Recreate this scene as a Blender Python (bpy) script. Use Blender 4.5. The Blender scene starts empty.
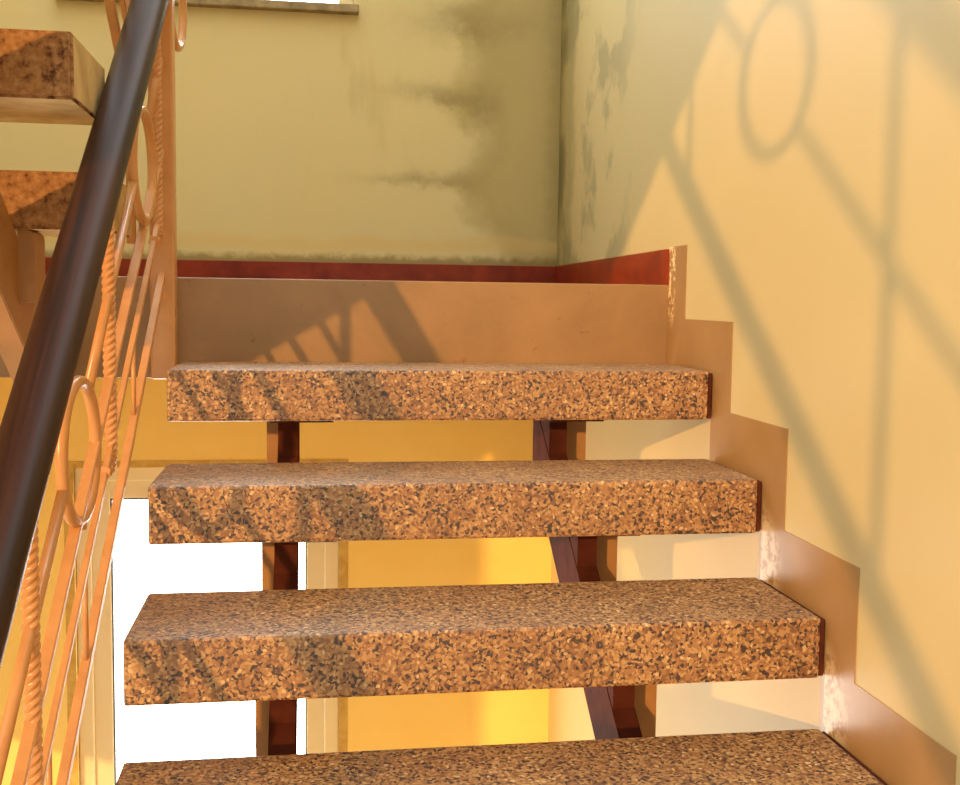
import bpy, bmesh, math, random
from mathutils import Vector, Matrix
random.seed(7)
C = bpy.context.scene.collection
SC = bpy.context.scene

# ------------------------------------------------------------------ dimensions (metres)
R, G = 0.1681, 0.252            # rise, going
W, D, T = 1.0106, 0.2479, 0.0936  # tread width, depth, thickness
XW, YB, YL = 1.023, 2.411, 1.298   # right wall, back wall, landing edge
ZL, ZU = 5 * R, 0.636              # landing top / underside
XL = -1.20                         # left wall
ZF = -1.75                         # lower floor
ZT = 3.75                           # top of the walls

# ------------------------------------------------------------------ node helpers
def new_mat(name, rough=0.6, spec=0.4):
    m = bpy.data.materials.new(name); m.use_nodes = True
    nt = m.node_tree; b = nt.nodes['Principled BSDF']
    b.inputs['Roughness'].default_value = rough
    b.inputs['Specular IOR Level'].default_value = spec
    return m, nt, b
def N(nt, t, **kw):
    n = nt.nodes.new(t)
    for k, v in kw.items(): setattr(n, k, v)
    return n
def setin(nt, node, key, v):
    if hasattr(v, 'is_output'): nt.links.new(v, node.inputs[key])
    elif v is not None: node.inputs[key].default_value = v
def coords(nt):
    return N(nt, 'ShaderNodeTexCoord').outputs['Object']
def sep(nt, v):
    s = N(nt, 'ShaderNodeSeparateXYZ'); nt.links.new(v, s.inputs[0]); return s.outputs
def math_(nt, op, a, b=None, c=None, clamp=False):
    n = N(nt, 'ShaderNodeMath', operation=op, use_clamp=clamp)
    setin(nt, n, 0, a)
    if b is not None: setin(nt, n, 1, b)
    if c is not None: setin(nt, n, 2, c)
    return n.outputs[0]
def noise(nt, vec, scale, detail=4, rough=0.55, dist=0.0):
    n = N(nt, 'ShaderNodeTexNoise')
    setin(nt, n, 'Vector', vec); n.inputs['Scale'].default_value = scale
    n.inputs['Detail'].default_value = detail; n.inputs['Roughness'].default_value = rough
    n.inputs['Distortion'].default_value = dist
    return n.outputs['Fac']
def scale_vec(nt, vec, s):
    n = N(nt, 'ShaderNodeMapping'); nt.links.new(vec, n.inputs[0]); n.inputs['Scale'].default_value = s
    return n.outputs[0]
def ramp(nt, fac, stops, interp='LINEAR'):
    n = N(nt, 'ShaderNodeValToRGB'); n.color_ramp.interpolation = interp
    e = n.color_ramp.elements
    while len(e) < len(stops): e.new(0.5)
    for el, (p, c) in zip(e, stops):
        el.position = p
        el.color = (c, c, c, 1) if not isinstance(c, (tuple, list)) else (*c, 1)
    nt.links.new(fac, n.inputs[0]); return n.outputs[0]
def smooth(nt, v, a, b):
    n = N(nt, 'ShaderNodeMapRange', interpolation_type='SMOOTHSTEP')
    setin(nt, n, 0, v); n.inputs[1].default_value = a; n.inputs[2].default_value = b
    return n.outputs[0]
def mix(nt, fac, a, b, blend='MIX'):
    n = N(nt, 'ShaderNodeMix', data_type='RGBA', blend_type=blend)
    setin(nt, n, 0, fac)
    for i, v in ((6, a), (7, b)):
        if hasattr(v, 'is_output'): nt.links.new(v, n.inputs[i])
        else: n.inputs[i].default_value = (*v, 1)
    return n.outputs[2]
def bump(nt, b, h, strength=0.2, dist=0.002):
    n = N(nt, 'ShaderNodeBump'); n.inputs['Strength'].default_value = strength
    n.inputs['Distance'].default_value = dist
    nt.links.new(h, n.inputs['Height']); nt.links.new(n.outputs[0], b.inputs['Normal'])
def srgb(r, g, b):
    f = lambda c: (c / 255 / 12.92) if c <= 10 else ((c / 255 + 0.055) / 1.055) ** 2.4
    return (f(r), f(g), f(b))

# ------------------------------------------------------------------ materials
def terrazzo(name, tint=(1, 1, 1), rough=0.32):
    m, nt, b = new_mat(name, rough, 1.0)
    co = coords(nt)
    info = N(nt, 'ShaderNodeObjectInfo')
    off = N(nt, 'ShaderNodeVectorMath', operation='ADD'); nt.links.new(co, off.inputs[0])
    rs = math_(nt, 'MULTIPLY', info.outputs['Random'], 7.0)
    nt.links.new(rs, off.inputs[1])
    dn = N(nt, 'ShaderNodeTexNoise'); nt.links.new(off.outputs[0], dn.inputs['Vector']); dn.inputs['Scale'].default_value = 60
    dv = N(nt, 'ShaderNodeVectorMath', operation='MULTIPLY_ADD')
    nt.links.new(dn.outputs['Color'], dv.inputs[0]); dv.inputs[1].default_value = (0.012,) * 3
    nt.links.new(off.outputs[0], dv.inputs[2])
    v = dv.outputs[0]
    def cells(scale):
        n = N(nt, 'ShaderNodeTexVoronoi'); nt.links.new(v, n.inputs['Vector']); n.inputs['Scale'].default_value = scale
        return sep(nt, n.outputs['Color'])[0], n.outputs['Distance']
    c1, d1 = cells(122); c2, d2 = cells(240)
    big = ramp(nt, c1, [(0, srgb(66, 40, 26)), (0.11, srgb(96, 60, 36)), (0.14, srgb(170, 128, 80)), (0.36, srgb(196, 156, 104)),
                        (0.58, srgb(214, 180, 132)), (0.76, srgb(182, 138, 86)), (0.88, srgb(232, 206, 166))], 'CONSTANT')
    small = ramp(nt, c2, [(0, srgb(54, 34, 26)), (0.17, srgb(140, 98, 58)), (0.45, srgb(174, 130, 82)), (0.75, srgb(204, 168, 120))], 'CONSTANT')
    big_mask = smooth(nt, d1, 0.40, 0.32)
    col = mix(nt, big_mask, small, big)
    patch = noise(nt, off.outputs[0], 6, 3)
    col = mix(nt, smooth(nt, patch, 0.35, 0.7), col, mix(nt, 1.0, col, (0.80, 0.74, 0.66), 'MULTIPLY'))
    col = mix(nt, 1.0, col, tint, 'MULTIPLY')
    nt.links.new(col, b.inputs['Base Color'])
    rr = math_(nt, 'MULTIPLY_ADD', noise(nt, v, 40, 3), 0.18, rough - 0.06)
    nt.links.new(rr, b.inputs['Roughness'])
    bump(nt, b, c2, 0.10, 0.0006)
    return m
M = {}
M['terrazzo'] = terrazzo('polished_terrazzo', (0.75, 0.66, 0.47), 0.52)

def raw_terrazzo():
    m, nt, b = new_mat('rough_terrazzo', 0.8, 0.2)
    co = coords(nt)
    big = noise(nt, co, 14, 5, 0.7); n = noise(nt, co, 70, 4, 0.65)
    col = ramp(nt, n, [(0.30, srgb(56, 34, 18)), (0.42, srgb(136, 96, 58)), (0.6, srgb(164, 122, 78)), (0.75, srgb(190, 150, 104))])
    col = mix(nt, smooth(nt, big, 0.58, 0.70), col, srgb(70, 32, 14))
    nt.links.new(col, b.inputs['Base Color']); bump(nt, b, n, 0.5, 0.003)
    return m
M['rough_terrazzo'] = raw_terrazzo()

def mottled(name, c1, c2, scale=8, rough=0.7, spec=0.3, bs=0.15, dark=None):
    m, nt, b = new_mat(name, rough, spec)
    co = coords(nt); n = noise(nt, co, scale, 6, 0.6, 0.4)
    col = ramp(nt, n, [(0.3, c1), (0.7, c2)])
    if dark:
        f = noise(nt, co, scale * 5, 5, 0.7)
        col = mix(nt, math_(nt, 'MULTIPLY', smooth(nt, f, 0.62, 0.75), 0.7), col, dark)
    nt.links.new(col, b.inputs['Base Color']); bump(nt, b, noise(nt, co, scale * 12, 4), bs, 0.001)
    return m
M['concrete'] = mottled('cast_concrete', srgb(168, 142, 96), srgb(206, 182, 132), 16, 0.85, 0.2, 0.4)
M['fascia'] = mottled('brown_fascia_paint', srgb(132, 102, 62), srgb(156, 121, 78), 5, 0.42, 0.45, 0.12, srgb(120, 74, 38))
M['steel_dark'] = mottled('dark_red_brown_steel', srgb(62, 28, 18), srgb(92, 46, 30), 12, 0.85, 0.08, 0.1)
M['steel_tan'] = mottled('tan_painted_steel', srgb(150, 108, 62), srgb(174, 130, 78), 7, 0.5, 0.4, 0.08)
M['rail_paint'] = mottled('peach_gloss_paint', srgb(188, 132, 78), srgb(206, 150, 94), 14, 0.28, 0.5, 0.05)
M['red_paint'] = mottled('red_oxide_paint', srgb(106, 28, 10), srgb(148, 52, 20), 9, 0.35, 0.3, 0.15, srgb(84, 24, 14))
M['pvc'] = mottled('cream_frame_plastic', srgb(226, 206, 158), srgb(236, 218, 174), 4, 0.35, 0.5, 0.0)
M['plaster_edge'] = mottled('mottled_reveal_plaster', srgb(190, 152, 74), srgb(216, 180, 100), 26, 0.8, 0.2, 0.4, srgb(120, 92, 40))
M['seal'] = mottled('dark_glazing_seal', srgb(70, 72, 74), srgb(90, 92, 92), 10, 0.5, 0.4, 0.0)
M['sill'] = mottled('grey_stone_sill', srgb(128, 112, 84), srgb(176, 156, 116), 30, 0.8, 0.2, 0.5, srgb(84, 72, 50))
M['floor'] = mottled('terrazzo_floor', srgb(206, 176, 128), srgb(224, 196, 146), 40, 0.4, 0.4, 0.05)

def handrail_mat():
    m, nt, b = new_mat('dark_brown_plastic', 0.42, 0.3)
    co = coords(nt)
    n = noise(nt, scale_vec(nt, co, (90, 3, 3)), 1.0, 3)
    col = ramp(nt, n, [(0.3, srgb(32, 17, 11)), (0.7, srgb(62, 35, 23))])
    nt.links.new(col, b.inputs['Base Color'])
    nt.links.new(math_(nt, 'MULTIPLY_ADD', n, 0.2, 0.32), b.inputs['Roughness'])
    return m
M['handrail'] = handrail_mat()

def emit(name, col, s):
    m, nt, b = new_mat(name, 0.2, 0.3)
    b.inputs['Base Color'].default_value = (0.8, 0.8, 0.8, 1)
    b.inputs['Emission Color'].default_value = (*col, 1); b.inputs['Emission Strength'].default_value = s
    return m
M['door_glass'] = emit('daylit_frosted_glass', (1.0, 0.98, 0.94), 10.0)
M['window_glass'] = emit('daylit_window_glass', (0.90, 0.97, 1.0), 8.5)

def back_wall_mat():
    m, nt, b = new_mat('yellow_wall_paint', 0.55, 0.3)
    co = coords(nt); X, Y, Z = sep(nt, co)
    n1 = noise(nt, co, 3.2, 5, 0.6); n2 = noise(nt, scale_vec(nt, co, (9, 9, 2.0)), 1.0, 4); n3 = noise(nt, co, 28, 5, 0.7)
    upper = ramp(nt, n1, [(0.3, srgb(212, 197, 146)), (0.7, srgb(216, 198, 140))])
    lower = ramp(nt, n1, [(0.3, srgb(246, 208, 112)), (0.7, srgb(248, 214, 122))])
    # damp stain creeping in from the corner, with tide marks and two tongues
    def tongue(z0, reach, wid):
        d = math_(nt, 'ABSOLUTE', math_(nt, 'SUBTRACT', math_(nt, 'ADD', Z, math_(nt, 'ADD', math_(nt, 'MULTIPLY', n3, 0.05), math_(nt, 'MULTIPLY', n1, 0.16))), z0 + 0.105))
        return math_(nt, 'MULTIPLY', math_(nt, 'EXPONENT', math_(nt, 'MULTIPLY', d, -1.0 / wid)), reach)
    f = math_(nt, 'ADD', X, math_(nt, 'MULTIPLY', math_(nt, 'SUBTRACT', n1, 0.5), 0.34))
    f = math_(nt, 'ADD', f, tongue(1.435, 0.10, 0.06)); f = math_(nt, 'ADD', f, tongue(1.165, 0.12, 0.06)); f = math_(nt, 'ADD', f, tongue(1.66, 0.16, 0.07))
    damp = smooth(nt, f, 0.75, 0.88)
    tide = math_(nt, 'MULTIPLY', smooth(nt, f, 0.74, 0.815), smooth(nt, f, 0.96, 0.83))
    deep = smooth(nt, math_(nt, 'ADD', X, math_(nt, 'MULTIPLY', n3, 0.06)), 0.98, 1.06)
    up = mix(nt, math_(nt, 'MULTIPLY', damp, 0.75), upper, srgb(178, 158, 98))
    up = mix(nt, math_(nt, 'MULTIPLY', tide, 0.24), up, srgb(150, 132, 78))
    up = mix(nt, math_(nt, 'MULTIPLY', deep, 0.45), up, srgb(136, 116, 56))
    def smear(x0, z0, sx, sz):
        a = math_(nt, 'DIVIDE', math_(nt, 'SUBTRACT', X, x0), sx)
        c = math_(nt, 'DIVIDE', math_(nt, 'SUBTRACT', math_(nt, 'ADD', Z, math_(nt, 'ADD', math_(nt, 'MULTIPLY', n1, 0.22), math_(nt, 'MULTIPLY', n3, 0.04))), z0 + 0.13), sz)
        r = math_(nt, 'ADD', math_(nt, 'MULTIPLY', a, a), math_(nt, 'MULTIPLY', c, c))
        return math_(nt, 'EXPONENT', math_(nt, 'MULTIPLY', r, -1.0))
    sm = math_(nt, 'ADD', math_(nt, 'ADD', smear(0.66, 1.445, 0.15, 0.024), smear(0.60, 1.17, 0.17, 0.020)), math_(nt, 'ADD', smear(0.74, 1.63, 0.18, 0.04), smear(0.78, 1.40, 0.06, 0.05)))
    up = mix(nt, math_(nt, 'MULTIPLY', sm, math_(nt, 'MULTIPLY_ADD', n3, 0.7, 0.1), None, True), up, srgb(136, 120, 70))
    # vertical run marks and a broad lower stain
    runs = math_(nt, 'MULTIPLY', smooth(nt, n2, 0.56, 0.72), smooth(nt, math_(nt, 'ABSOLUTE', math_(nt, 'SUBTRACT', X, 0.35)), 0.3, 0.0))
    up = mix(nt, math_(nt, 'MULTIPLY', runs, 0.28), up, srgb(166, 144, 84))
    band = math_(nt, 'MULTIPLY', smooth(nt, math_(nt, 'ADD', Z, math_(nt, 'MULTIPLY', n1, 0.12)), 1.06, 1.03), smooth(nt, Z, 0.93, 0.97))
    up = mix(nt, math_(nt, 'MULTIPLY', band, 0.5), up, srgb(216, 184, 116))
    mould = math_(nt, 'MULTIPLY', smooth(nt, math_(nt, 'ADD', Z, math_(nt, 'MULTIPLY', math_(nt, 'SUBTRACT', n3, 0.5), 0.05)), 0.942, 0.914), smooth(nt, Z, 0.8, 0.84))
    up = mix(nt, math_(nt, 'MULTIPLY', mould, 0.75), up, srgb(126, 106, 52))
    specks = smooth(nt, noise(nt, co, 55, 2), 0.78, 0.82)
    up = mix(nt, math_(nt, 'MULTIPLY', specks, 0.5), up, srgb(110, 84, 40))
    col = mix(nt, smooth(nt, Z, 0.69, 0.70), lower, up)
    nt.links.new(col, b.inputs['Base Color']); bump(nt, b, noise(nt, co, 60, 5), 0.12, 0.0015)
    return m
M['back_wall'] = back_wall_mat()

def right_wall_mat():
    m, nt, b = new_mat('cream_wall_paint', 0.5, 0.3)
    co = coords(nt); X, Y, Z = sep(nt, co)
    n1 = noise(nt, co, 4.0, 5, 0.6); n3 = noise(nt, co, 24, 5, 0.7); n4 = noise(nt, co, 1.4, 3)
    col = ramp(nt, n4, [(0.3, srgb(196, 180, 132)), (0.7, srgb(202, 182, 132))])
    f = math_(nt, 'ADD', Y, math_(nt, 'MULTIPLY', math_(nt, 'SUBTRACT', n1, 0.5), 0.6))
    damp = smooth(nt, f, 2.20, 2.26)
    tide = math_(nt, 'MULTIPLY', smooth(nt, f, 2.14, 2.21), smooth(nt, f, 2.30, 2.22))
    up = smooth(nt, Z, 0.84, 0.86)
    col = mix(nt, math_(nt, 'MULTIPLY', math_(nt, 'MULTIPLY', damp, up), 0.55), col, srgb(160, 150, 98))
    col = mix(nt, math_(nt, 'MULTIPLY', math_(nt, 'MULTIPLY', tide, up), 0.35), col, srgb(138, 134, 96))
    spots = math_(nt, 'MULTIPLY', smooth(nt, n1, 0.50, 0.60), smooth(nt, Y, 1.5, 1.8))
    col = mix(nt, math_(nt, 'MULTIPLY', math_(nt, 'MULTIPLY', spots, up), 0.5), col, srgb(126, 124, 96))
    deep = smooth(nt, math_(nt, 'ADD', Y, math_(nt, 'MULTIPLY', math_(nt, 'SUBTRACT', n1, 0.5), 0.25)), 2.33, 2.41)
    col = mix(nt, math_(nt, 'MULTIPLY', math_(nt, 'MULTIPLY', deep, up), 0.7), col, srgb(108, 98, 50))
    specks = smooth(nt, noise(nt, co, 60, 2), 0.79, 0.83)
    col = mix(nt, math_(nt, 'MULTIPLY', specks, 0.4), col, srgb(130, 96, 48))
    nt.links.new(col, b.inputs['Base Color']); bump(nt, b, noise(nt, co, 50, 5), 0.10, 0.0015)
    return m
M['right_wall'] = right_wall_mat()

def band_mat():
    m, nt, b = new_mat('brown_dado_paint', 0.38, 0.45)
    co = coords(nt); X, Y, Z = sep(nt, co)
    n = noise(nt, co, 5, 5); n3 = noise(nt, co, 46, 6, 0.75)
    col = ramp(nt, n, [(0.3, srgb(146, 113, 70)), (0.7, srgb(166, 130, 84))])
    # scuffed grey patches just above each tread's back edge
    s = math_(nt, 'MODULO', math_(nt, 'ADD', math_(nt, 'SUBTRACT', Y, 0.004), 2 * G), G)
    nearstep = smooth(nt, s, 0.15, 0.225)
    sc = math_(nt, 'MULTIPLY', nearstep, smooth(nt, n3, 0.42, 0.54))
    low = math_(nt, 'SUBTRACT', Z, math_(nt, 'MULTIPLY', Y, R / G))
    sc = math_(nt, 'MULTIPLY', sc, smooth(nt, low, -0.02, -0.08))
    sc = math_(nt, 'MULTIPLY', sc, smooth(nt, Y, 0.95, 0.85))
    col = mix(nt, math_(nt, 'MULTIPLY', sc, 0.85), col, srgb(214, 194, 156))
    chips = math_(nt, 'MULTIPLY', smooth(nt, math_(nt, 'ADD', Y, math_(nt, 'MULTIPLY', n3, 0.03)), 1.268, 1.282), smooth(nt, n3, 0.50, 0.53))
    chips = math_(nt, 'MULTIPLY', chips, smooth(nt, Z, 0.74, 0.80))
    col = mix(nt, chips, col, srgb(240, 214, 160))
    nt.links.new(col, b.inputs['Base Color']); bump(nt, b, n3, 0.2, 0.001)
    return m
M['band'] = band_mat()

# ------------------------------------------------------------------ mesh helpers
def link(name, bm, mats, parent=None, smooth_=False):
    me = bpy.data.meshes.new(name)
    bmesh.ops.recalc_face_normals(bm, faces=bm.faces)
    bm.to_mesh(me); bm.free()
    for m in (mats if isinstance(mats, (list, tuple)) else [mats]): me.materials.append(m)
    if smooth_:
        for p in me.polygons: p.use_smooth = True
    o = bpy.data.objects.new(name, me); C.objects.link(o)
    if parent: o.parent = parent
    return o
def tag(o, label=None, cat=None, group=None, kind=None):
    if label: o['label'] = label
    if cat: o['category'] = cat
    if group: o['group'] = group
    if kind: o['kind'] = kind
    return o
def empty(name, loc, label, cat, group=None):
    o = bpy.data.objects.new(name, None); C.objects.link(o); o.location = loc
    o.empty_display_size = 0.05
    return tag(o, label, cat, group)
def box(bm, x0, x1, y0, y1, z0, z1, bev=0.0, mi=0):
    r = bmesh.ops.create_cube(bm, size=1)
    vs = r['verts']
    for v in vs:
        v.co = Vector((x0 + (v.co.x + .5) * (x1 - x0), y0 + (v.co.y + .5) * (y1 - y0), z0 + (v.co.z + .5) * (z1 - z0)))
    fs = {f for v in vs for f in v.link_faces}
    for f in fs: f.material_index = mi
    if bev:
        es = list({e for v in vs for e in v.link_edges})
        bmesh.ops.bevel(bm, geom=es, offset=bev, segments=2, profile=0.6, affect='EDGES')
def mbox(*a, **k):
    bm = bmesh.new(); box(bm, *a, **k); return bm
def prism(bm, poly, x0, x1, axis='x'):
    """extrude a polygon given in (y,z) along x (or (x,z) along y)"""
    mk = (lambda p, t: (t, p[0], p[1])) if axis == 'x' else (lambda p, t: (p[0], t, p[1]))
    a = [bm.verts.new(mk(p, x0)) for p in poly]; b = [bm.verts.new(mk(p, x1)) for p in poly]
    n = len(poly)
    bm.faces.new(a); bm.faces.new(b[::-1])
    for i in range(n): bm.faces.new((a[i], a[(i + 1) % n], b[(i + 1) % n], b[i]))
def sweep(bm, pts, prof, closed=False, up=Vector((1, 0, 0)), caps=True, twist=None):
    """sweep a closed profile [(a,b)...] along points; a lies along 'up', b across"""
    pts = [Vector(p) for p in pts]; n = len(pts); rings = []
    L = 0.0
    for i, p in enumerate(pts):
        if closed: t = pts[(i + 1) % n] - pts[i - 1]
        else: t = pts[min(i + 1, n - 1)] - pts[max(i - 1, 0)]
        t.normalize()
        a = (up - t * up.dot(t)).normalized(); b = t.cross(a)
        if i: L += (p - pts[i - 1]).length
        ang = twist(L) if twist else 0.0
        ca, sa = math.cos(ang), math.sin(ang)
        rings.append([bm.verts.new(p + a * (u * ca - w * sa) + b * (u * sa + w * ca)) for u, w in prof])
    m = len(prof)
    for i in range(n if closed else n - 1):
        r0, r1 = rings[i], rings[(i + 1) % n]
        for j in range(m): bm.faces.new((r0[j], r0[(j + 1) % m], r1[(j + 1) % m], r1[j]))
    if caps and not closed:
        bm.faces.new(rings[0][::-1]); bm.faces.new(rings[-1])
def circ(r, n=12, r2=None):
    r2 = r2 or r
    return [(r * math.cos(2 * math.pi * k / n), r2 * math.sin(2 * math.pi * k / n)) for k in range(n)]
def rect(w, h, c=0.0015):
    w, h = w / 2, h / 2
    return [(-w + c, -h), (w - c, -h), (w, -h + c), (w, h - c), (w - c, h), (-w + c, h), (-w, h - c), (-w, -h + c)]

# ------------------------------------------------------------------ the setting
def holed_wall(y0, y1, xs, zs, holes):
    bm = bmesh.new()
    for i in range(len(xs) - 1):
        for j in range(len(zs) - 1):
            cx, cz = (xs[i] + xs[i + 1]) / 2, (zs[j] + zs[j + 1]) / 2
            if any(a < cx < b and c < cz < d for a, b, c, d in holes): continue
            box(bm, xs[i], xs[i + 1], y0, y1, zs[j], zs[j + 1])
    return bm
DX0, DX1, DZ1 = -0.475, 0.373, 0.303          # door opening incl. plaster reveal
WX0, WX1, WZ0, WZ1 = -0.455, 0.385, 1.672, 3.30
bm = holed_wall(YB, YB + 0.16, [XL - 0.1, DX0, WX0, DX1, WX1, XW + 0.12], [ZF, DZ1, 0.7, WZ0, WZ1, ZT],
                [(DX0, DX1, ZF - 1, DZ1), (WX0, WX1, WZ0, WZ1)])
tag(link('wall_back', bm, M['back_wall']), 'yellow rendered back wall with damp stains near the corner', None, None, 'structure')
tag(link('wall_right', mbox(XW, XW + 0.12, -2.6, YB, ZF, ZT), M['right_wall']), 'cream right wall with railing shadows falling on it', None, None, 'structure')
# unseen wall carrying the upper flight, outline cut to block or pass the sun
bm = bmesh.new()
prism(bm, [(YB, -0.3), (YB, ZT), (-2.6, ZT), (-2.6, 3.17), (-0.40, 1.715), (-0.40, -0.3)], XL - 0.1, XL)
tag(link('wall_left', bm, M['back_wall']), 'unseen yellow left wall carrying the upper flight, outline cut to shape the sunlight', None, None, 'structure')
tag(link('floor', mbox(XL - 0.1, XW + 0.12, -2.6, YB + 0.16, ZF - 0.12, ZF), M['floor']), 'lower floor below the stairs', None, None, 'structure')
bm = bmesh.new(); box(bm, XL, XW, YL, YB, ZU, ZL, 0.003)
tag(link('floor_landing', bm, M['fascia']), 'landing slab with brown painted front edge', None, None, 'structure')
# red skirting on the landing
tag(link('baseboard_back', mbox(XL, XW, YB - 0.010, YB, ZL, ZL + 0.068, 0.002), M['red_paint']), 'dark red skirting along the back wall', None, None, 'structure')
bm = bmesh.new(); prism(bm, [(YL + 0.001, ZL), (YB - 0.010, ZL), (YB - 0.010, ZL + 0.068), (YL + 0.001, ZL + 0.077)], XW - 0.008, XW)
tag(link('baseboard_right', bm, M['red_paint']), 'red skirting along the right wall', None, None, 'structure')
# stepped brown dado painted on the right wall
bm = bmesh.new()
def patch_(y0, y1, z0, z1): box(bm, XW - 0.0016, XW + 0.001, y0, y1, z0, z1)
patch_(1.189, 1.300, 4 * R - 0.03, 0.922)
for k in (4, 3, 2, 1, 0, -1):
    yk = k * G - 0.088 + 0.001 * k
    yn = 1.189 if k == 4 else (k + 1) * G - 0.088 + 0.001 * (k + 1)
    patch_(k * G + 0.013, yn, k * R - 0.03, k * R + 0.097)        # level piece above the tread
    patch_(yk, k * G + 0.013, (k - 1) * R - 0.03, k * R + 0.097)   # upright piece at its front
tag(link('trim_1', bm, M['band']), 'brown stepped dado painted beside the treads', None, None, 'structure')

# door on the lower level
t = bpy.data.objects.new('door_1', None); C.objects.link(t); t.location = (0, YB, ZF)
tag(t, 'white framed glazed door below the landing', None, None, 'structure')
def child(name, bm, mats, par, smooth_=False):
    o = link(name, bm, mats, par, smooth_)
    o.matrix_parent_inverse = Matrix.Translation(par.location).inverted()
    return o
bm = bmesh.new(); RV = 0.028
box(bm, DX0, DX0 + RV, YB - 0.002, YB + 0.10, ZF, DZ1); box(bm, DX1 - RV, DX1, YB - 0.002, YB + 0.10, ZF, DZ1); box(bm, DX0 + RV, DX1 - RV, YB - 0.002, YB + 0.10, DZ1 - 0.020, DZ1)
child('reveal', bm, M['plaster_edge'], t)
bm = bmesh.new(); fx0, fx1, fz = DX0 + RV, DX1 - RV, DZ1 - 0.020
for (a, b_, y) in ((0, 0.045, 0.02), (0.040, 0.100, 0.032)):
    box(bm, fx0 + a, fx0 + b_, YB + y, YB + 0.09 - a * 0.1, ZF, fz - a, 0.004); box(bm, fx1 - b_, fx1 - a, YB + y, YB + 0.09 - a * 0.1, ZF, fz - a, 0.004)
    box(bm, fx0 + b_ - 0.002, fx1 - b_ + 0.002, YB + y + 0.0006, YB + 0.088 - a * 0.1, fz - b_, fz - a - 0.0006, 0.004)
child('door_frame', bm, M['pvc'], t)
bm = bmesh.new(); gx0, gx1, gz = fx0 + 0.100, fx1 - 0.100, fz - 0.100
box(bm, gx0, gx0 + 0.005, YB + 0.036, YB + 0.06, ZF, gz); box(bm, gx1 - 0.005, gx1, YB + 0.036, YB + 0.06, ZF, gz); box(bm, gx0 + 0.005, gx1 - 0.005, YB + 0.036, YB + 0.06, gz - 0.005, gz)
child('glazing_seal', bm, M['seal'], t)
child('glass_pane', mbox(gx0, gx1, YB + 0.05, YB + 0.062, ZF + 0.1, gz), M['door_glass'], t)
bm = bmesh.new(); box(bm, fx0 + 0.045, fx1 - 0.045, YB + 0.03, YB + 0.09, ZF, ZF + 0.12, 0.003)
child('bottom_rail', bm, M['pvc'], t)

# window above the landing
t = bpy.data.objects.new('window_1', None); C.objects.link(t); t.location = (0, YB, WZ0)
tag(t, 'window above the landing, only its sill in view', None, None, 'structure')
bm = bmesh.new(); box(bm, WX0 - 0.018, WX1 + 0.014, YB - 0.035, YB + 0.05, WZ0 - 0.024, WZ0, 0.004)
child('window_sill', bm, M['sill'], t)
bm = bmesh.new()
box(bm, WX0, WX0 + 0.045, YB + 0.03, YB + 0.10, WZ0, WZ1, 0.003); box(bm, WX1 - 0.045, WX1, YB + 0.03, YB + 0.10, WZ0, WZ1, 0.003)
box(bm, WX0 + 0.043, WX1 - 0.043, YB + 0.031, YB + 0.099, WZ0 + 0.0005, WZ0 + 0.012, 0.003); box(bm, WX0 + 0.043, WX1 - 0.043, YB + 0.031, YB + 0.099, WZ1 - 0.05, WZ1 - 0.0005, 0.003)
child('window_frame', bm, M['pvc'], t)
child('glass_pane', mbox(WX0 + 0.045, WX1 - 0.045, YB + 0.055, YB + 0.065, WZ0 + 0.012, WZ1 - 0.05), M['window_glass'], t)

# ------------------------------------------------------------------ treads of the near flight
def tread_bm(w, d, t, bev=0.005):
    bm = bmesh.new(); box(bm, 0, w, 0, d, -t, 0, bev); return bm
tread_labels = {
    1: 'speckled terrazzo tread cut off by the bottom edge of the view, lowest of the flight',
    2: 'speckled terrazzo tread second from the bottom, whole and widest looking',
    3: 'speckled terrazzo tread third from the bottom, level with the twisted bar hook',
    4: 'speckled terrazzo tread at the top, right under the brown landing edge'}
proto = link('terrazzo_tread', tread_bm(W, D, T), M['terrazzo'])
for k in (1, 2, 3, 4):
    o = proto if k == 1 else proto.copy()
    if k != 1: C.objects.link(o)
    o.location = (0, k * G, k * R)
    tag(o, tread_labels[k], 'stair tread', 'terrazzo treads of the near flight')
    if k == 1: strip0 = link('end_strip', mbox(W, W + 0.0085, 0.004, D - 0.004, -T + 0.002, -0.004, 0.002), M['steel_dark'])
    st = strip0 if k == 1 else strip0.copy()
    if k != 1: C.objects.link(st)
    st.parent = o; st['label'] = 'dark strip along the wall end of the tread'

# ------------------------------------------------------------------ stringers with brackets
SL = R / G
def stringer(x0, x1, y0, y1, h1, h0, ylim_hi, sign, cut=None):
    """sloping box beam; z = h + SL*y (sign=1) or h - SL*y (sign=-1)"""
    bm = bmesh.new()
    f = lambda h, y: h + sign * SL * y
    prism(bm, cut or [(y0, f(h0, y0)), (y1, f(h0, y1)), (y1, f(h1, y1)), (y0, f(h1, y0))], x0, x1)
    es = list(bm.edges)
    bmesh.ops.bevel(bm, geom=es, offset=0.002, segments=2, affect='EDGES')
    return bm
def bracket_bm(x0, x1, y, z1, z0, side):
    """vertical plate with one rounded top corner on the outer side"""
    r = 0.014; poly = []
    xo, xi = (x1, x0) if side > 0 else (x0, x1)
    poly.append((xi, z0)); poly.append((xi, z1))
    for k in range(6):
        a = math.pi / 2 * k / 5
        poly.append((xo - side * r + side * r * math.sin(a), z1 - r + r * math.cos(a)))
    poly.append((xo, z0))
    bm = bmesh.new(); prism(bm, poly, y, y + 0.07, 'y'); return bm
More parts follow.
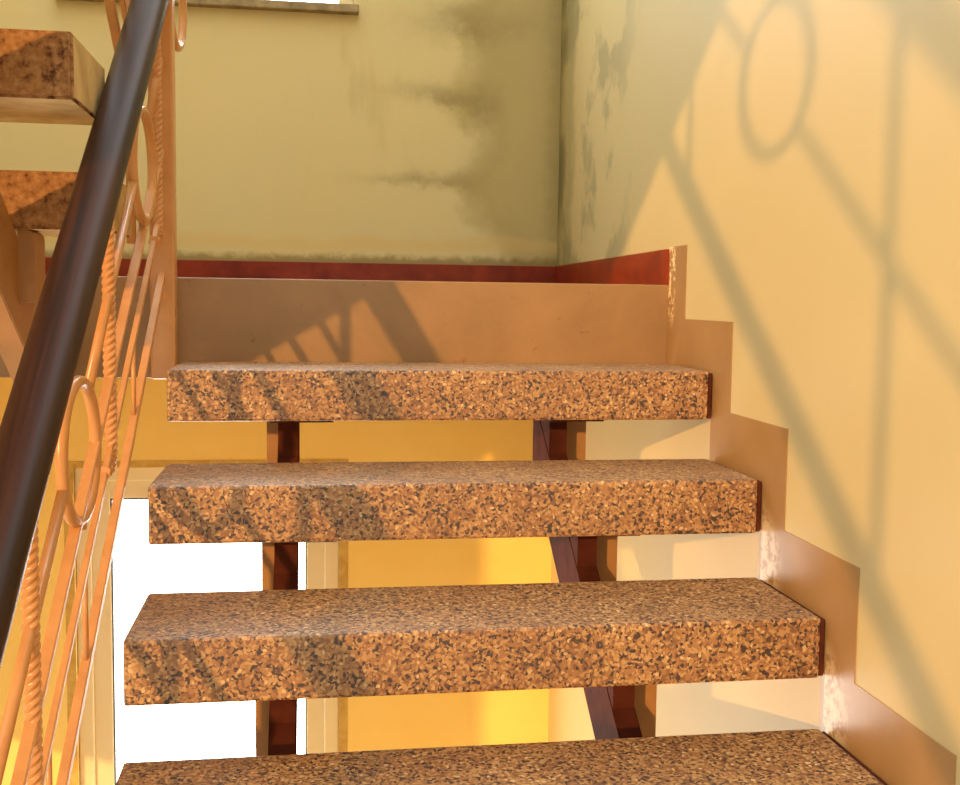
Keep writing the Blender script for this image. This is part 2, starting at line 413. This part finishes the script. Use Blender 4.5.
for (x0, x1, side, lab) in ((0.191, 0.232, -1, 'dark red steel stringer under the left part of the near treads'),
                            (0.727, 0.765, 1, 'dark red steel stringer under the right part of the near treads')):
    t = empty('steel_stringer', ((x0 + x1) / 2, -0.2, -0.6), lab, 'stringer')
    child('beam', stringer(x0, x1, -0.25, YL, -0.263, -0.42, None, 1,
          [(-0.25, -0.42 - SL * 0.25), (YL, -0.42 + SL * YL), (YL, -0.263 + SL * YL), (-0.25, -0.263 - SL * 0.25)]), M['steel_dark'], t)
    for k in (1, 2, 3, 4):
        zb = k * R - T
        bx = (x1 - 0.004, x1 + 0.050) if side > 0 else (x0 - 0.022, x0 + 0.002)
        br = child('bracket', bracket_bm(bx[0], bx[1], k * G + 0.175, zb, zb - 0.16, side), M['steel_tan'], t)
        tag(br, 'tan bracket holding a tread')
        px = (x0 - 0.01, x0 + 0.105) if side < 0 else (x0 - 0.02, x1 + 0.045)
        bmp = bmesh.new(); box(bmp, px[0], px[1], k * G + 0.02, k * G + 0.235, zb - 0.0045, zb)
        child('mounting_plate', bmp, M['steel_dark'], t)
        bmw = bmesh.new(); f = lambda y: -0.263 + SL * y      # packing web between beam and plate
        ya, yb_ = k * G + 0.13, k * G + 0.234
        prism(bmw, [(ya, f(ya) - 0.004), (yb_, f(yb_) - 0.004), (yb_, zb - 0.0045), (ya, zb - 0.0045)], x0 + 0.0012, x1 - 0.0012)
        child('web_plate', bmw, M['steel_dark'], t)
# ------------------------------------------------------------------ upper flight (rising back towards the viewer on the left)
BX1 = -0.0755
def btread():
    bm = bmesh.new(); box(bm, -(1.2 + BX1) + 0.0, 0, 0, D + 0.003, -T, 0)
    bmesh.ops.translate(bm, verts=bm.verts, vec=(0, 0, 0))
    for f in bm.faces:
        n = f.normal
        f.normal_update(); n = f.normal
        f.material_index = 0 if n.y < -0.5 else 1
    es = [e for e in bm.edges]
    bmesh.ops.bevel(bm, geom=es, offset=0.004, segments=2, affect='EDGES')
    return bm
bproto = link('terrazzo_tread', btread(), [M['rough_terrazzo'], M['concrete']])
blabels = {1: 'rough backed tread of the upper flight, lower one, just above its stringer bracket',
           2: 'rough backed tread of the upper flight, top left, with its end face showing',
           3: 'tread of the upper flight, third above the landing, over the frame',
           4: 'tread of the upper flight, fourth above the landing, over the frame',
           5: 'tread of the upper flight, fifth above the landing, over the frame',
           6: 'tread of the upper flight, sixth above the landing, over the frame',
           7: 'tread of the upper flight, seventh above the landing, over the frame',
           8: 'tread of the upper flight, eighth above the landing, over the frame'}
for j in range(1, 9):
    o = bproto if j == 1 else bproto.copy()
    if j != 1: C.objects.link(o)
    o.location = (BX1, 0.88 - G * (j - 1), ZL + R * j - 0.006)
    tag(o, blabels[j], 'stair tread', 'treads of the upper flight')
t = empty('steel_stringer', (-0.242, YL, ZU), 'tan painted sloping stringer at the left edge under the upper flight', 'stringer')
bm = bmesh.new(); c1, c0 = 1.495, 1.335
ye = -1.0
prism(bm, [(ye, c0 - SL * ye), ((c0 - ZU) / SL, ZU), (YL, ZU), (YL, c1 - SL * YL), (ye, c1 - SL * ye)], -0.266, -0.221)
bmesh.ops.bevel(bm, geom=list(bm.edges), offset=0.002, segments=2, affect='EDGES')
child('beam', bm, M['steel_tan'], t)
zb = ZL + R - T - 0.006
child('bracket', bracket_bm(-0.221, -0.194, 0.90, zb, zb - 0.12, 1), M['steel_tan'], t)

# ------------------------------------------------------------------ the near railing
S2, XS, XR0 = 0.834, 0.0377, -0.036
def rp(y, h, dx=0.0): return Vector((XR0 + XS * (y - 1.28) + dx, y, h + S2 * y))
def rq(y, z, dx=0.0): return Vector((XR0 + XS * (y - 1.28) + dx, y, z))
def line(p, q, n=2): return [p.lerp(q, k / (n - 1)) for k in range(n)]
def arc_ring(c, r, n=40): return [rq(c[0] + r * math.cos(2 * math.pi * k / n), c[1] + r * math.sin(2 * math.pi * k / n)) for k in range(n)]
TW = [(0.0093 * (1 + 0.14 * math.cos(4 * a)) * math.cos(a), 0.0093 * (1 + 0.14 * math.cos(4 * a)) * math.sin(a)) for a in [2 * math.pi * k / 20 for k in range(20)]]
PITCH = 0.046
def twisted(yb, ztop, zbot, hook=True):
    pts = []
    z = ztop
    while z > zbot + 0.03: pts.append(rq(yb, z)); z -= 0.0016
    if hook:
        for k in range(10):
            a = math.pi / 2 * k / 9
            pts.append(rq(yb - 0.026 + 0.026 * math.cos(a), zbot + 0.026 - 0.026 * math.sin(a)))
        pts.append(rq(yb - 0.05, zbot))
    bm = bmesh.new(); sweep(bm, pts, TW, twist=lambda L: 2 * math.pi * L / PITCH); return bm
rail = empty('stair_railing', (XR0, 0.5, 0.2), 'peach iron stair railing with rings, twisted bars and dark brown handrail', 'railing')
# handrail: rounded plastic profile with a shallow crown
hp = []
for k in range(28):
    a = 2 * math.pi * k / 28
    u, v = math.cos(a), math.sin(a)
    sx = math.copysign(abs(u) ** 0.75, u); sv = math.copysign(abs(v) ** 0.75, v)
    hp.append((0.0315 * sx, 0.021 * sv - 0.004 * math.exp(-(sx / 0.22) ** 2) * (1 if v < 0 else 0) * 0))
bm = bmesh.new(); sweep(bm, line(rp(-0.35, 0.408, 0.013), rp(1.62, 0.436, 0.013), 6), hp)
child('handrail', bm, M['handrail'], rail, True)['label'] = 'dark brown plastic handrail'
bm = bmesh.new(); sweep(bm, line(rp(-0.35, 0.375, 0.007), rp(1.62, 0.403, 0.007), 2), rect(0.034, 0.010))
child('handrail_bar', bm, M['rail_paint'], rail)
rings = [(0.045, 0.150), (0.562, 0.588), (1.063, 1.037), (1.470, 1.430)]
RR = 0.097
for c in rings:
    bm = bmesh.new(); sweep(bm, arc_ring(c, RR), circ(0.0088, 12), closed=True)
    ring_o = child('ring', bm, M['rail_paint'], rail, True)
    if c in rings[1:3]:
        bm = bmesh.new(); q = rq(c[0], c[1] - RR); sweep(bm, line(q + Vector((0, 0, 0.004)), q + Vector((0, 0, -0.012))), circ(0.0085, 10), up=Vector((1, 0, 0)))
        child('weld_collar', bm, M['rail_paint'], ring_o, True)
def att(c, sgn): return rq(c[0] - 0.017 + sgn * 0.074, c[1] + 0.021 + sgn * 0.061)
for a, b_ in zip(rings[:-1], rings[1:]):
    bm = bmesh.new(); sweep(bm, line(att(a, 1), att(b_, -1)), circ(0.0078, 12))
    child('rod', bm, M['rail_paint'], rail, True)
bm = bmesh.new(); sweep(bm, line(rp(-0.2, 0.040), rp(1.262, 0.040)), rect(0.016, 0.009))
child('flat_bar', bm, M['rail_paint'], rail)
bm = bmesh.new(); sweep(bm, line(rp(-0.2, -0.068), rp(1.262, -0.068)), rect(0.010, 0.010))
child('middle_rail', bm, M['rail_paint'], rail)
bm = bmesh.new(); sweep(bm, line(rp(-0.2, -0.203), rp(1.262, -0.203)), rect(0.014, 0.014))
child('bottom_rail', bm, M['rail_paint'], rail)
for y in (0.315, 0.765, 1.212):
    child('twisted_baluster', twisted(y, 0.372 + S2 * y - 0.004, S2 * (y - 0.05) - 0.062), M['rail_paint'], rail, False)
for y in (0.19, 0.378, 0.580, 0.952):
    bm = bmesh.new(); sweep(bm, line(rp(y, -0.068), rp(y, -0.203)), circ(0.0042, 8), up=Vector((1, 0, 0)))
    child('spacer', bm, M['rail_paint'], rail, True)
bm = bmesh.new(); box(bm, -0.060, -0.012, 1.252, 1.297, ZU + 0.001, 1.95, 0.004)
child('newel_post', bm, M['rail_paint'], rail)

# ------------------------------------------------------------------ railing of the upper flight
XB = -0.086
def bp(y, off): return Vector((XB, y, 1.0085 + SL * (1.13 - y) + off))
br = empty('stair_railing', (XB, 1.2, ZL), 'peach railing of the upper flight, its lower rails seen left of the handrail top', 'railing')
def ch2(name, pts, prof, sm=False):
    bm = bmesh.new(); sweep(bm, pts, prof); return child(name, bm, M['rail_paint'], br, sm)
ch2('bottom_rail', line(bp(1.22, 0.205), bp(-0.9, 0.205)), rect(0.016, 0.016))
ch2('middle_rail', line(bp(1.22, 0.330), bp(-0.9, 0.330)), rect(0.010, 0.010))
ch2('flat_bar', line(bp(1.22, 0.445), bp(-0.9, 0.445)), rect(0.020, 0.012))
bm = bmesh.new(); sweep(bm, line(bp(1.22, 0.80), bp(-0.9, 0.80)), circ(0.025, 16, 0.018))
child('handrail', bm, M['handrail'], br, True)
for y in (1.2, 0.7, 0.2, -0.3, -0.8):
    bm = bmesh.new(); sweep(bm, line(bp(y, -0.06), bp(y, 0.79)), circ(0.009, 10), up=Vector((1, 0, 0)))
    child('baluster', bm, M['rail_paint'], br, True)

# ------------------------------------------------------------------ unseen railing in the stair gap, placed up-sun to throw the wall shadow
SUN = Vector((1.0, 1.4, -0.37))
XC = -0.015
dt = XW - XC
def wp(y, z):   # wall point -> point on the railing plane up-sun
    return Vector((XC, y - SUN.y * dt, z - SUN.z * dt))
cr = empty('stair_railing', wp(0.5, 0.4), 'unseen ringed iron railing placed to throw its shadow on the right wall', 'railing')
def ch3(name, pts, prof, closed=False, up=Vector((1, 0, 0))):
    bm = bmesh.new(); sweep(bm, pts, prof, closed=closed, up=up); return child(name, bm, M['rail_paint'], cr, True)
zb = lambda y: 1.184 + 0.765 * (y - 1.393)
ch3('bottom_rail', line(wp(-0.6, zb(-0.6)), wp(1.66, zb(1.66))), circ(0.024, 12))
zm = lambda y: 1.08 + 0.746 * (y - 0.669)
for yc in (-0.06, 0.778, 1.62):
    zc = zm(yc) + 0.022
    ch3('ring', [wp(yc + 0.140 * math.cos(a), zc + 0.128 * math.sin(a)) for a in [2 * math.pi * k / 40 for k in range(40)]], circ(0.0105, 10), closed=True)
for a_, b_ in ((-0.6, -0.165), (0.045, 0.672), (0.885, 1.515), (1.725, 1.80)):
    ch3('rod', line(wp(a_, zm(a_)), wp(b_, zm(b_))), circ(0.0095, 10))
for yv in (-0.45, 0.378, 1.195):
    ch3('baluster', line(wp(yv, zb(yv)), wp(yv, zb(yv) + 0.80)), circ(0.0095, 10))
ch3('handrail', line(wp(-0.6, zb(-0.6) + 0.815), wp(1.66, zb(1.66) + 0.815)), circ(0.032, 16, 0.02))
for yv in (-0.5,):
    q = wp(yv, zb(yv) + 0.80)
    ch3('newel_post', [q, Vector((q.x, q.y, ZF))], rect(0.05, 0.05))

# ------------------------------------------------------------------ light
sd = bpy.data.lights.new('sun', 'SUN'); sd.energy = 3.0; sd.color = (1.0, 0.54, 0.20); sd.angle = math.radians(1.0)
so = bpy.data.objects.new('sun', sd); C.objects.link(so)
so.rotation_euler = SUN.to_track_quat('-Z', 'Y').to_euler(); so.location = (-4, -5, 4)
w = bpy.data.worlds.new('World'); SC.world = w; w.use_nodes = True
nt = w.node_tree; bg = nt.nodes['Background']
gz = sep(nt, N(nt, 'ShaderNodeTexCoord').outputs['Generated'])[2]     # overcast sky, brighter and cooler overhead
sky = ramp(nt, math_(nt, 'MULTIPLY_ADD', gz, 0.5, 0.5), [(0.0, (0.84, 0.80, 0.68)), (0.5, (0.86, 0.85, 0.76)), (0.72, (1.4, 1.45, 1.4)), (1.0, (2.7, 2.85, 2.9))])
nt.links.new(sky, bg.inputs[0]); bg.inputs[1].default_value = 1.0

# ------------------------------------------------------------------ camera
cd = bpy.data.cameras.new('camera'); cam = bpy.data.objects.new('camera', cd); C.objects.link(cam)
cd.sensor_fit = 'HORIZONTAL'; cd.sensor_width = 36; cd.lens = 36 * 1110.33 / 960; cd.clip_start = 0.02
yaw, pit, rol = 0.1538, -0.0852, 0.0135
F = Vector((math.sin(yaw) * math.cos(pit), math.cos(yaw) * math.cos(pit), math.sin(pit)))
Rt = Vector((math.cos(yaw), -math.sin(yaw), 0)); U = Rt.cross(F)
R2 = Rt * math.cos(rol) + U * math.sin(rol); U2 = -Rt * math.sin(rol) + U * math.cos(rol)
mw = Matrix(((R2.x, U2.x, -F.x, 0.2503), (R2.y, U2.y, -F.y, -1.0282), (R2.z, U2.z, -F.z, 0.8076), (0, 0, 0, 1)))
cam.matrix_world = mw
SC.camera = cam
SC.view_settings.view_transform = 'Standard'; SC.view_settings.look = 'None'
SC.view_settings.gamma = 1; SC.view_settings.use_curve_mapping = False
SC.view_settings.exposure = 0.14
